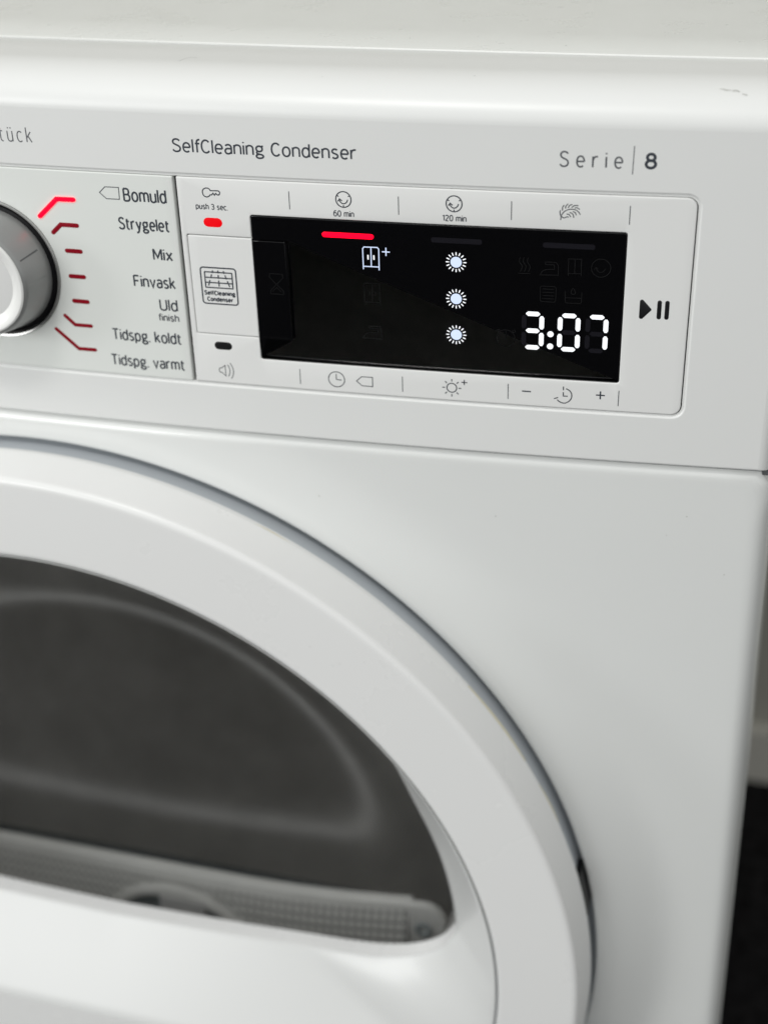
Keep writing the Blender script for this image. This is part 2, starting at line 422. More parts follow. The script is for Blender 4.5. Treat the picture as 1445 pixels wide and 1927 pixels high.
# small scuffs on the rounded top
def on_top(x, d):   # point on the rounded top profile by ellipse angle a
    a = d; return (x, bow(x) + 22.0 * (1 - math.cos(a)) - .05, 126 + 13.4 * math.sin(a) + .05)
V, F = [], []
for (x0, a0, x1, a1, wd) in ((266.5, 1.0, 270.3, .97, .025), (270.6, .96, 273.2, .94, .035), (274.0, .88, 275.8, .85, .025)):
    n = 6; b0 = len(V)
    for i in range(n + 1):
        t = i / n; x = x0 + (x1 - x0) * t; a = a0 + (a1 - a0) * t + random.uniform(-.012, .012); h = wd * (.4 + .6 * math.sin(PI * t)) * random.uniform(.5, 1.1)
        V += [on_top(x, a - h), on_top(x, a + h)]
    for i in range(n): F.append((b0 + 2 * i, b0 + 2 * i + 2, b0 + 2 * i + 3, b0 + 2 * i + 1))
mk('scuff_mark', V, F, M['scuff'], fas)

# a hair and a few dust specks on the top
def top_z(x, y):
    d = min(max(y - bow(x), 0), 22.0); return 126 + 13.4 * math.sqrt(max(0, 1 - (1 - d / 22.0) ** 2))
V, F = ribbon([smooth_line([(74.2, 21.5), (75.2, 25.4), (76.9, 27.4), (78.9, 26.9)], 5)], .10, bend=False)
mk('hair', [(x, z, top_z(x, z) + .05) for x, y, z in V], F, M['ink2'], fas)
for sx, sy, sr in ((184.1, 19.9, .22), (131, 14, .16)):
    mk('dust_speck', [(sx + sr * math.cos(k * PI / 3), sy + sr * math.sin(k * PI / 3), top_z(sx, sy) + .07) for k in range(6)], [tuple(range(6))], M['ink2'], fas)
for sx, sy, sr in ((149.0, 66.0, .22), (208.5, 62.5, .30), (39.0, 86.5, .30), (174.0, 71.5, .2), (95, 58.5, .2)):
    mk('dust_speck', [(sx + sr * math.cos(k * PI / 3), sy + sr * .8 * math.sin(k * PI / 3), 140.16) for k in range(6)], [tuple(range(6))], M['ink2'], wt)

# ---- program panel (plate round the dial)
PX0, PX1, PZ0, PZ1 = -80.9, 75.9, 21.3, 103.1
prog = plate('program_panel', [rrect(PX0, PZ0, PX1, PZ1, (3, .4, .4, 3)), circle(-3.5, 62, 28.6, n=72)[:-1]], 0.0, 3.0, .35, M['program'], dryer, step=4)
prog.location.z = Z0
# raised inner border line of the plate
printed('panel_rim', [[(-80, 101.3), (74.4, 101.3), (74.55, 101.1), (74.55, 22.9)]], .35, M['module'], prog, w0=.02)
rows = [('Bomuld', 55.8, 72.95, 92.55, 5.35, .55), ('Strygelet', 52.5, 72.95, 81.6, 5.0, .53), ('Mix', 64.95, 73.0, 70.2, 4.95, .53), ('Finvask', 55.75, 72.9, 59.0, 4.95, .52),
        ('Uld', 65.3, 72.8, 49.9, 4.95, .5), ('finish', 64.25, 72.9, 45.6, 3.15, .36), ('Tidspg. koldt', 43.9, 72.9, 36.1, 4.95, .5), ('Tidspg. varmt', 42.0, 73.15, 25.1, 4.9, .5)]
for s, x0, x1, z, cap, t in rows: lettering('lettering', s, x0, x1, z, cap, t + .17, M['ink2' if s == 'finish' else 'ink'], prog, track=.2)
printed('tag_symbol', [[(46.46, 95.55), (48.9, 97.81), (54.38, 97.84), (54.18, 93.32), (48.96, 93.3), (46.46, 95.55)]], .32, M['ink'], prog)
def light_bar(L, t, material, parent, w, name, label=None, thick=.5):
    """solid light guide following a polyline: outline as one bevelled plate"""
    L = [Vector(p) for p in L]; h = t / 2; left, right = [], []
    for i in range(len(L)):
        d1 = (L[i] - L[max(i - 1, 0)]) if i else (L[1] - L[0]); d2 = (L[min(i + 1, len(L) - 1)] - L[i]) if i < len(L) - 1 else d1
        d1.normalize(); d2.normalize(); td = (d1 + d2).normalized(); nr = Vector((-td.y, td.x)); c = nr.dot(Vector((-d1.y, d1.x)))
        left.append(L[i] + nr * h / c); right.append(L[i] - nr * h / c)
    de = (L[-1] - L[-2]).normalized(); ds = (L[0] - L[1]).normalized()
    ang = math.atan2(de.y, de.x); capE = [L[-1] + Vector((math.cos(ang + PI / 2 - PI * k / 6), math.sin(ang + PI / 2 - PI * k / 6))) * h for k in range(1, 6)]
    ang = math.atan2(ds.y, ds.x); capS = [L[0] + Vector((math.cos(ang + PI / 2 - PI * k / 6), math.sin(ang + PI / 2 - PI * k / 6))) * h for k in range(1, 6)]
    out = left + capE + right[::-1] + capS
    out = [(p.x, p.y) for p in out][::-1]
    return plate(name, [out], w, thick, .06, material, parent, step=5, seg=1, label=label)
bars = [([(20.5, 84.9), (28.4, 92.05), (35.3, 92.15)], 'bright red lit program light'), ([(25.0, 78.7), (28.6, 82.0), (35.3, 82.0)], None), ([(29.6, 71.7), (35.3, 71.7)], None), ([(29.6, 61.4), (35.2, 61.4)], None),
        ([(29.5, 51.2), (35.25, 51.15)], None), ([(24.6, 44.7), (28.5, 41.05), (35.3, 41.05)], None), ([(19.9, 38.6), (28.6, 30.85), (35.6, 30.9)], None)]
for i, (L, lab) in enumerate(bars):
    light_bar(L, 1.75 if i < 5 else 1.5, M['redlit' if i == 0 else 'reddark'], prog, .42 if i == 0 else .10, 'program_light', lab)

# ---- dial
def lathe_y(prof, cx, cz, n=96, a0=0, a1=2 * PI, rad=None):
    V, F = [], []; closed = abs(a1 - a0 - 2 * PI) < 1e-6; m = n if closed else n + 1
    for r, y in prof:
        for i in range(m):
            a = a0 + (a1 - a0) * i / n; V.append((cx + r * math.cos(a), y, cz + r * math.sin(a)))
    for k in range(len(prof) - 1):
        for i in range(m if closed else m - 1):
            j = (i + 1) % m; F.append((k * m + i, (k + 1) * m + i, (k + 1) * m + j, k * m + j))
    return V, F
def obj_lathe(name, prof, cx, cz, material, parent, n=96, **kw):
    V, F = lathe_y(prof, cx, cz, n); o = mk(name, V, F, material, parent, autos=kw.pop('autos', 32), **kw)
    return o
DX, DZ = -3.5, 62.0
dial = part_empty('program_dial')
obj_lathe('dial_well', [(28.6, .4), (28.5, -.35), (28.2, -.5), (27.6, -.3), (27.0, 1.2), (26.8, 4)], DX, DZ, M['dialring'], dial)
obj_lathe('dial_gap', [(27.0, 3.0), (26.9, .9), (26.5, .3), (25.0, .2), (24.9, 3.0)], DX, DZ, M['dialdark'], dial)
grip = obj_lathe('dial_grip', [(25.0, 2.0), (25.0, -.6), (24.6, -1.4), (22.4, -14.0), (21.7, -14.9), (20.9, -15.2)], DX, DZ, M['dial'], dial, n=128)
obj_lathe('dial_cap', [(20.95, -15.0), (20.9, -15.5), (20.3, -15.9), (19.3, -15.8), (17.2, -14.6), (15.9, -13.6), (15.4, -13.3)], DX, DZ, M['dialcap'], dial)
obj_lathe('dial_face', [(15.5, -13.2), (15.2, -13.25), (10, -13.4), (5, -13.5), (.01, -13.5)], DX, DZ, M['dialface'], dial)
for ang in (25, 0, -52):
    a = math.radians(ang); V, F = [], []
    for r, y in ((24.45, -2.8), (22.45, -13.4)):
        for da in (-.012, .012): V.append((DX + (r + .07) * math.cos(a + da), y, DZ + (r + .07) * math.sin(a + da)))
    mk('grip_line', V, [(0, 1, 3, 2)], M['seal'] if ang == 25 else M['dial'], dial)

# ---- display module
MX0, MX1, MZ0, MZ1 = 77.35, 263.25, 21.35, 103.1
SX0, SX1, SZ0, SZ1 = 104.75, 240.65, 32.75, 90.15
BX0, BZ0, BZ1 = 79.45, 41.75, 81.45
hole_l = [(SX0, SZ0)] + rrect(SX0, SZ0, SX1, SZ1, 1.0, 4)[5:20]
cut = rrect(SX0, SZ0, SX1, SZ1, 1.0, 4)
cut = cut + [(SX0, BZ1), (BX0 + .4, BZ1), (BX0, BZ1 - .4), (BX0, BZ0 + .4), (BX0 + .4, BZ0), (SX0, BZ0)]
mod = plate('display_module', [rrect(MX0, MZ0, MX1, MZ1, (.3, 3.5, 3.5, .3), 8), cut], 0.0, 3.0, .42, M['module'], dryer, step=4, seg=3)
mod.location.z = Z0
# screen glass: slightly lower than the plate, with its own bevel
scr = plate('display_screen', [rrect(SX0 + .12, SZ0 + .12, SX1 - .12, SZ1 - .12, .9, 4), [(SX0 + .05 + .2, BZ0 + .12), (117.5, BZ0 + .12), (117.5, 80.6), (SX0 + .25, 80.6)]], -.22, 3.0, .45, M['screen'], dryer, step=4, seg=3)
scr.location.z = Z0
# wide press button: white half and the black half that reaches under the display
btn = plate('clean_button', [rrect(BX0 + .3, BZ0 + .3, SX0 + .0, BZ1 - .3, (.5, 0, 0, .5))], .05, 3.0, .38, M['module'], dryer, step=4, seg=3); btn.location.z = Z0
plate('button_window', [rrect(SX0 + .02, BZ0 + .3, 117.3, 80.4, 0)], -.14, 3.0, .22, M['screen'], btn, step=4, seg=3)
# icon printed on the white button
grid = [[(84.95, 67.12), (96.0, 67.12)], [(85.0, 64.95), (96, 64.95)], [(85.0, 62.93), (96, 62.93)], [(84.95, 60.95), (96.0, 60.95)], [(85.1, 67.1), (85.1, 60.95)], [(95.9, 67.1), (95.9, 60.95)],
        [(88.43, 67.82), (88.14, 66.75)], [(87.84, 66.23), (87.38, 64.65)], [(87.03, 63.94), (86.29, 61.65)], [(90.47, 67.89), (90.5, 66.78)], [(90.46, 66.16), (90.48, 64.61)], [(90.48, 63.93), (90.48, 61.5)],
        [(92.57, 67.84), (92.9, 66.69)], [(93.1, 66.21), (93.63, 64.57)], [(93.88, 63.91), (94.67, 61.6)]]
printed('filter_symbol', grid, .50, M['ink'], btn, w0=.085, caps=False)
r0 = rrect(83.5, 54.45, 97.45, 68.9, 1.1, 5); printed('symbol_frame', [r0 + [r0[0]]], .55, M['ink'], btn, w0=.085)
lettering('lettering', 'SelfCleaning', 84.25, 96.65, 57.85, 1.95, .44, M['ink'], btn, track=.26, w0=.085)
lettering('lettering', 'Condenser', 85.2, 95.65, 55.35, 1.9, .44, M['ink'], btn, track=.26, w0=.085)

# printed signs on the module
for x in (120.15, 160.3, 200.35, 240.95):
    printed('divider_line', [[(x, 93.1), (x, 99.75)]], .29, M['ink'], mod, caps=False)
    printed('divider_line', [[(x - .1, 23.65), (x - .1, 29.9)]], .29, M['ink'], mod, caps=False)
KEY = [(90.42, 98.54), (90.02, 99.14), (89.45, 99.44), (88.78, 99.49), (87.89, 99.11), (87.35, 98.43), (87.28, 97.68), (87.47, 96.87), (88.04, 96.27), (88.87, 96.08), (89.67, 96.41), (90.24, 97.01), (90.83, 97.01), (91.35, 97.65), (91.84, 96.93), (92.4, 97.62), (92.96, 97.07), (93.55, 97.1), (93.88, 97.53), (93.93, 98.11), (93.6, 98.53), (93.1, 98.64), (90.42, 98.54)]
printed('key_symbol', [KEY], .42, M['ink'], mod)
lettering('lettering', 'push 3 sec.', 84.15, 96.5, 91.35, 2.3, .34, M['ink'], mod, track=.2)
CY = [[(138.88, 97.32), (139.15, 96.8), (139.74, 96.29), (140.41, 96.18), (141.1, 96.49), (141.59, 97.05), (141.82, 97.67)], [(138.28, 97.03), (138.86, 97.9), (139.71, 97.23)], [(137.97, 99.12), (138.5, 98.79)], [(142.63, 99.21), (142.07, 98.89)], [(140.22, 94.9), (140.22, 95.57)], circle(140.28, 97.75, 2.80, 2.88)]
for dx in (0, 39.9):
    printed('timer_symbol', [[(x + dx, z + (.25 if dx else 0)) for x, z in (smooth_line(L, 4) if len(L) == 7 else L)] for L in CY], .40, M['ink'], mod)
lettering('lettering', '60 min', 136.35, 144.0, 91.3, 2.4, .34, M['ink'], mod, track=.2)
lettering('lettering', '120 min', 175.95, 184.55, 91.55, 2.4, .34, M['ink'], mod, track=.2)
FE = [[(217.45, 93.86), (217.55, 94.93), (217.24, 95.86), (217.13, 96.69), (217.3, 97.23)], [(217.59, 95.41), (218.51, 96.74), (219.85, 97.57), (221.2, 97.8), (222.57, 97.56), (223.38, 97.0), (224.1, 96.03)], [(217.66, 95.17), (218.25, 94.66), (218.82, 94.63), (219.49, 95.01), (220.11, 94.92)], [(217.99, 97.25), (217.95, 98.25), (218.43, 99.1)], [(218.98, 98.0), (219.12, 98.89), (219.77, 99.6)], [(219.93, 98.28), (220.36, 99.12), (221.25, 99.5)], [(221.12, 98.41), (222.05, 99.13), (223.29, 99.15)], [(222.2, 98.25), (222.87, 98.4), (223.85, 97.85)], [(219.51, 95.96), (220.25, 95.87), (220.85, 95.07)], [(220.51, 96.59), (221.49, 96.16), (221.93, 94.88)], [(221.57, 96.99), (222.38, 96.61), (222.75, 95.8)]]
printed('feather_symbol', [smooth_line(L, 4) for L in FE], .36, M['ink2'], mod)
SPK = [[(89.84, 28.99), (88.37, 27.77), (87.63, 27.72), (87.33, 27.33), (87.39, 26.2), (87.74, 25.85), (88.42, 25.85), (89.85, 24.44), (89.84, 28.99)], smooth_line([(90.91, 29.24), (91.43, 28.26), (91.66, 27.03), (91.5, 25.61), (90.9, 24.38)], 4), smooth_line([(92.0, 30.07), (92.74, 28.69), (93.08, 27.31), (93.03, 25.89), (92.61, 24.52), (92.04, 23.57)], 4)]
printed('loudspeaker_symbol', SPK, .33, M['ink2'], mod)
printed('clock_symbol', [circle(134.5, 26.75, 3.15), [(134.4, 29.0), (134.45, 26.65), (136.44, 26.61)]], .34, M['ink'], mod)
printed('tag_symbol', [[(142.31, 26.69), (144.37, 28.62), (148.59, 28.66), (148.59, 24.77), (144.41, 24.88), (142.31, 26.69)]], .32, M['ink'], mod)
sx, sz = 179.05, 26.7
printed('sun_symbol', [circle(sx, sz, 1.85)] + [[(sx + 2.6 * math.cos(a), sz + 2.6 * math.sin(a)), (sx + 3.6 * math.cos(a), sz + 3.6 * math.sin(a))] for a in [k * PI / 4 for k in range(8)]] + [[(182.7, 29.25), (184.88, 29.25)], [(183.77, 30.3), (183.77, 28.2)]], .40, M['ink'], mod, caps=False)
TI = [[(220.65, 30.23), (220.68, 28.72)], [(220.68, 27.99), (220.7, 26.35), (222.34, 26.35)], [(217.32, 25.03), (218.8, 25.63)], smooth_line([(221.64, 29.44), (223.0, 28.65), (223.73, 27.38), (223.7, 25.72), (222.86, 24.33), (221.26, 23.45), (219.6, 23.83), (218.53, 24.68)], 4)]
printed('timer_symbol', TI, .40, M['ink'], mod, caps=False)
printed('minus_symbol', [[(205.42, 27.3), (208.73, 27.3)]], .52, M['ink'], mod, caps=False)
printed('plus_symbol', [[(232.65, 27.6), (235.83, 27.59)], [(234.21, 29.19), (234.21, 25.96)]], .52, M['ink'], mod, caps=False)
# indicator lamps and the start / pause sign are separate inserts
def insert(name, loop, material, label=None, w=.06):
    return plate(name, [loop], w, .6, .08, material, mod, step=6, seg=1, label=label)
light_bar([(88.35, 86.54), (92.15, 86.54)], 3.55, M['redlit2'], mod, .07, 'indicator_lamp', 'red lit lamp under the key symbol')
light_bar([(87.9, 37.2), (91.85, 37.2)], 3.25, M['blacklamp'], mod, .05, 'indicator_lamp', 'black unlit lamp above the loudspeaker symbol')
tri = [(246.24, 59.1), (246.45, 58.72), (246.94, 58.5), (247.45, 58.65), (250.3, 61.85), (250.52, 62.2), (250.3, 62.6), (247.45, 65.72), (246.95, 65.92), (246.45, 65.72), (246.24, 65.3)]
insert('start_symbol', tri, M['blacklamp'], 'black play triangle')
for x in (253.11, 255.8): light_bar([(x, 59.45), (x, 65.1)], 1.55, M['blacklamp'], mod, .06, 'pause_bar')

# ---- what the display shows
def seg_poly(cx, cz, w, h, vert):
    a, b = (w / 2, h / 2); c = min(a, b)
    if vert: return [(cx - a, cz - b + c), (cx - a + c * .55, cz - b + .1), (cx + a - c * .55, cz - b + .1), (cx + a, cz - b + c), (cx + a, cz + b - c), (cx + a - c * .55, cz + b - .1), (cx - a + c * .55, cz + b - .1), (cx - a, cz + b - c)]
    return [(cx - a + .1, cz - b + c * .8), (cx - a + c, cz - b), (cx + a - c, cz - b), (cx + a - .1, cz - b + c * .8), (cx + a - .1, cz - b + c * 1.2), (cx + a - c, cz + b), (cx - a + c, cz + b), (cx - a + .1, cz - b + c * 1.2)]
def flat(name, loop, material, parent, w, label=None):
    n = len(loop); V = [(x, bow(x) - w, z) for x, z in loop]
    return mk(name, V, [tuple(range(n))], material, parent, label=label)
WD = -.22 + .05
def digit(cx, on, zc=51.68):
    d = part_empty('time_digit'); Wd, Hd, T = 8.15, 14.85, 1.75
    segs = dict(a=(cx, zc + Hd / 2 - T / 2, 5.3, T, 0), g=(cx, zc, 5.1, T, 0), d=(cx, zc - Hd / 2 + T / 2, 5.3, T, 0),
                f=(cx - Wd / 2 + T / 2, zc + 3.25, 1.72, 5.35, 1), b=(cx + Wd / 2 - T / 2, zc + 3.25, 1.72, 5.35, 1), e=(cx - Wd / 2 + T / 2, zc - 3.25, 1.72, 5.35, 1), c=(cx + Wd / 2 - T / 2, zc - 3.25, 1.72, 5.35, 1))
    for k, (x, z, w, h, v) in segs.items(): flat('digit_segment', seg_poly(x, z, w, h, v), M['white' if k in on else 'ghost2'], d, WD if k in on else WD - .02)
    return d
digit(208.75, 'abgcd'); digit(221.75, 'abcdef'); digit(231.65, 'abc')
for z in (50.7, 45.9): flat('colon_dot', circle(215.22, z, 1.15, n=20)[:-1], M['white'], scr, WD)
for z in (76.4, 62.4, 48.3):
    flat('sun_disc', circle(180.78, z, 2.05, n=32)[:-1], M['bluewhite'], scr, WD)
    printed('sun_rays', [[(180.78 + r0 * math.cos(a), z + r0 * math.sin(a)) for r0 in (2.68, 3.65)] for a in [k * PI / 8 for k in range(16)]], .38, M['white'], scr, w0=WD)
CAB = [[(146.64, 71.83), (146.6, 79.7), (147.1, 80.35), (152.05, 80.4), (152.55, 79.8), (152.5, 71.76)], [(149.68, 80.3), (149.63, 73.0)], [(146.8, 72.97), (152.48, 73.0)]]
printed('cupboard_icon', CAB, .38, M['bluewhite'], scr, w0=WD, caps=False)
printed('cupboard_handle', [[(148.49, 77.28), (148.49, 75.78)], [(150.66, 77.27), (150.68, 75.77)]], .5, M['white'], scr, w0=WD)
printed('plus_icon', [[(153.72, 78.9), (156.63, 78.9)], [(155.2, 80.5), (155.2, 77.38)]], .42, M['bluewhite'], scr, w0=WD, caps=False)
light_bar([(132.6, 84.3), (149.9, 84.3)], 1.9, M['redlit'], scr, -.05, 'option_bar', 'red lit bar')
for x0, x1 in ((172.3, 189.5), (212.1, 229.2)): printed('option_bar', [[(x0 + (x1 - x0) * k / 8, 84.35) for k in range(9)]], 1.9, M['ghost2'], scr, w0=WD - .02)
CAB2 = [[(x, z - 13.85) for x, z in L] for L in CAB]
GH = dict(cupboard_icon=CAB2 + [[(148.4, 63.3), (148.4, 61.9)], [(150.58, 63.3), (150.6, 61.9)]],
    iron_icon=[smooth_line([(147.9, 49.5), (151.6, 49.6), (152.6, 48.9), (152.7, 44.67)], 3), [(152.7, 44.67), (145.55, 44.6)], smooth_line([(145.55, 44.6), (146.6, 46.3), (147.9, 46.95), (151.2, 47.1)], 3), [(151.2, 47.1), (151.3, 48.7), (148.4, 48.7), (147.9, 49.5)]],
    hourglass_icon=[[(110.68, 67.95), (115.6, 68.0), (115.65, 66.4), (113.35, 64.1), (113.35, 63.6), (115.62, 61.39), (115.6, 60.0), (110.6, 59.95), (110.6, 61.2), (112.75, 63.5), (112.75, 64.1), (110.45, 66.6), (110.68, 67.95)], [(111.4, 60.9), (113.1, 62.6), (114.8, 60.9)]],
    steam_icon=[[(202.99, 73.45), (207.4, 73.5)]] + [smooth_line([(x, 79.5), (x - .3, 77.9), (x + .75, 76.1), (x + .1, 74.2)], 5) for x in (203.72, 205.1, 206.55)],
    list_icon=[[(211.1, 68.5), (211.5, 69.06), (216.16, 69.07), (216.69, 68.44), (216.67, 63.72), (216.18, 63.15), (211.6, 63.15), (211.15, 63.6), (211.1, 68.5)]] + [[(211.9, z), (216.0, z)] for z in (68, 66.75, 65.5, 64.35)],
    basin_icon=[[(219.94, 67.53), (220.05, 63.4), (220.6, 63.1), (225.34, 63.15), (225.8, 63.6), (225.8, 67.3)], [(220.02, 65.07), (225.77, 65.13)], smooth_line([(222.69, 68.76), (221.97, 67.28), (222.51, 66.51), (223.34, 66.6), (223.48, 67.4), (222.69, 68.76)], 4)],
    dryer_icon=[circle(232.1, 76.8, 3.35), smooth_line([(230.4, 76.8), (231.2, 75.5), (232.6, 75.3), (233.7, 76.5)], 4), [(229.8, 76.2), (230.3, 77.0), (231.1, 76.6)]],
    alarm_icon=[circle(199.1, 48.1, 3.3), [(199.1, 48.2), (199.05, 51.1)], circle(196.3, 50.95, .5, n=12), circle(201.95, 51.0, .5, n=12)])
IR2 = [[(212.68, 78.2), (216.3, 78.15), (217.15, 77.07), (217.27, 73.44), (210.8, 73.25), (211.77, 74.84), (213.1, 75.37), (215.86, 75.58), (215.81, 77.18), (212.71, 77.2), (212.68, 78.2)]]
CB3 = [[(220.73, 73.5), (220.7, 79.7), (225.2, 79.75), (225.25, 73.5)], [(222.97, 79.75), (222.97, 74.34)], [(220.7, 74.29), (225.2, 74.35)]]
for n, st in list(GH.items()) + [('iron_icon', IR2), ('cupboard_icon', CB3)]:
    printed(n, st, .20, M['ghost'], btn if n == 'hourglass_icon' else scr, w0=(-.14 + .02) if n == 'hourglass_icon' else WD - .02, caps=False)

# ================================================================== body front with the raised collar round the door
ZC, RG = -259.7, 247.2
def sstep(t): t = max(0, min(1, t)); return t * t * (3 - 2 * t)
def xe(z): return 300.3 + max(0, -z) * .0155
ZTOP, ZBOT = -.75, -712
def front_panel():
    V, F = [], []
    angs = []; N = 288
    for i in range(N): angs.append(2 * PI * i / N)
    # exact corner directions
    ts = [0, .012, .03, .06, .1, .15, .2, .27, .34, .42, .5, .58, .66, .73, .79, .84, .88, .91, .935, .955, .968, .978, .986, .992, .996, .9985, 1.0]
    rowsI = []
    for t in ts:
        row = []
        for a in angs:
            c, s = math.cos(a), math.sin(a)
            # distance to the outer boundary
            L = 1e9
            if s > 1e-9: L = min(L, (ZTOP - ZC) / s)
            if s < -1e-9: L = min(L, (ZBOT - ZC) / s)
            for _ in range(2):
                if abs(c) > 1e-9:
                    zz = ZC + min(L, 2000) * s; Lx = xe(zz) / abs(c)
                    # side line x = 300.3 - .0155 z : solve directly
                    den = abs(c) + .0155 * s; Lx = (300.3 - .0155 * ZC) / den if den > 1e-6 else 1e9
                    L = min(L, Lx)
            r = RG + (L - RG) * t; x, z = r * c, ZC + r * s
            dz = ZTOP - z; dx = xe(z) - abs(x)
            blend = sstep((r - RG - 1.0) / 33.0)
            y = (bow(x) + 1.2) * blend - .0
            if r < RG + 1.5: y += .25 * (1 - (r - RG) / 1.5) ** 2 * 2
            R1 = 4.2
            if dz < R1: y += R1 - math.sqrt(max(0, R1 * R1 - (R1 - max(dz, 0)) ** 2))
            R2, R3 = 7.0, 11.0
            if dx < R2: y += R3 * (1 - math.sqrt(max(0, 1 - ((R2 - max(dx, 0)) / R2) ** 2)))
            row.append(len(V)); V.append((x, y, z))
        rowsI.append(row)
    # back flange of the outer edge
    row = []
    for k in rowsI[-1]:
        x, y, z = V[k]; row.append(len(V)); V.append((x, max(y + 2, 27), z))
    rowsI.append(row)
    # inner lip going back into the gap
    lip = []
    for rr, yy in ((RG - .15, 1.2), (RG - .3, 3.0), (RG - .3, 14)):
        row = []
        for a in angs: row.append(len(V)); V.append((rr * math.cos(a), yy, ZC + rr * math.sin(a)))
        lip.append(row)
    rowsI = lip[::-1] + rowsI
    for A, B in zip(rowsI[:-1], rowsI[1:]):
        for i in range(N):
            j = (i + 1) % N; F.append((A[i], B[i], B[j], A[j]))
    return V, F
V, F = front_panel(); body = mk('front_panel', V, F, M['enamel'], dryer, autos=50)
# dark slot under the fascia
V, F = [], []
for i in range(61):
    x = -297 + 594 * i / 60; V += [(x, bow(x) + 3.2, .6), (x, bow(x) + 3.2, -3.0)]
for i in range(60): F.append((2 * i, 2 * i + 1, 2 * i + 3, 2 * i + 2))
mk('seam_strip', V, F, M['seal'], dryer)
# side panels
def side(sg):
    V, F = [], []; prof = [(1.4, 27.2), (.2, 29.5), (.2, 31.0), (2.6, 35.0), (3.2, 40), (3.2, 560)]
    for dx, y in prof:
        for z in (-712, -500, -300, -150, 0, 112):
            V.append((sg * (xe(z) - 2.0 + dx) if z < 0 else sg * (297.2 + dx * .2), y, z))
    for k in range(len(prof) - 1):
        for i in range(5):
            a = k * 6 + i; q = (a, a + 6, a + 7, a + 1); F.append(q if sg > 0 else q[::-1])
    return mk('side_panel', V, F, M['enamel'], dryer, autos=40)
side(1); side(-1)
V, F = box_vf(-290, 40, -712, 290, 560, -705); mk('base_plate', V, F, M['seal'], dryer)
V, F = box_vf(-296, 555, -712, 296, 562, 138); mk('back_panel', V, F, M['seal'], dryer)
for x in (-250, 250):
    for y in (70, 520): obj_lathe('foot', [(20, 0), (20, 15), (.01, 15)], x, -712, M['seal'], dryer, n=20).rotation_euler = (0, 0, 0)
for o in [o for o in dryer.children if o.name.startswith('foot')]: bpy.data.objects.remove(o)
for x in (-250, 250):
    for y in (70, 520):
        V, F = [], []
        for z in (-727, -712):
            for i in range(20): V.append((x + 20 * math.cos(i * PI / 10), y + 20 * math.sin(i * PI / 10), z))
        for i in range(20): j = (i + 1) % 20; F.append((i, j, 20 + j, 20 + i))
        F.append(tuple(range(20))[::-1]); mk('foot', V, F, M['seal'], dryer)
# tiny specks of wear on the enamel
for (px, pz, r, m) in ((196, -28.5, .35, 'scuff'), (269, -22, .35, 'scuff'), (285, -47, .35, 'scuff'), (125, -25.4, .45, 'scuff'), (262, -31, .3, 'scuff'), (259, -322, 1.1, 'stain')):
    rr = math.hypot(px, pz - ZC); y = (bow(px) + 1.2) * sstep((rr - RG - 1.0) / 33.0) - .06
    mk('speck', [(px + r * random.uniform(.4, .8) * math.cos(k * PI / 4), y, pz + r * random.uniform(.6, 1.1) * math.sin(k * PI / 4)) for k in range(8)], [tuple(range(8))], M[m], body)

# ================================================================== door
door = part_empty('door')
obj_lathe('hinge_side_gap', [(RG - .35, 9.5), (243.6, 9), (243.6, -5.3)], 0, ZC, M['gap'], door, n=240)
obj_lathe('outer_ring', [(240.6, -5.0), (244.0, -5.2), (244.7, -5.6), (244.9, -8.2), (245.6, -8.5), (246.1, -8.9), (246.2, -9.6), (246.1, -10.4), (245.95, -11.2), (243.45, -25.2), (243.3, -25.9), (242.9, -26.8), (242.2, -27.5), (241.3, -27.85), (240.2, -28.0), (239, -28.03), (209, -28.7), (207.9, -28.7), (207.2, -28.5), (207.0, -28.0), (206.95, -24)], 0, ZC, M['door'], door, n=288, autos=28)
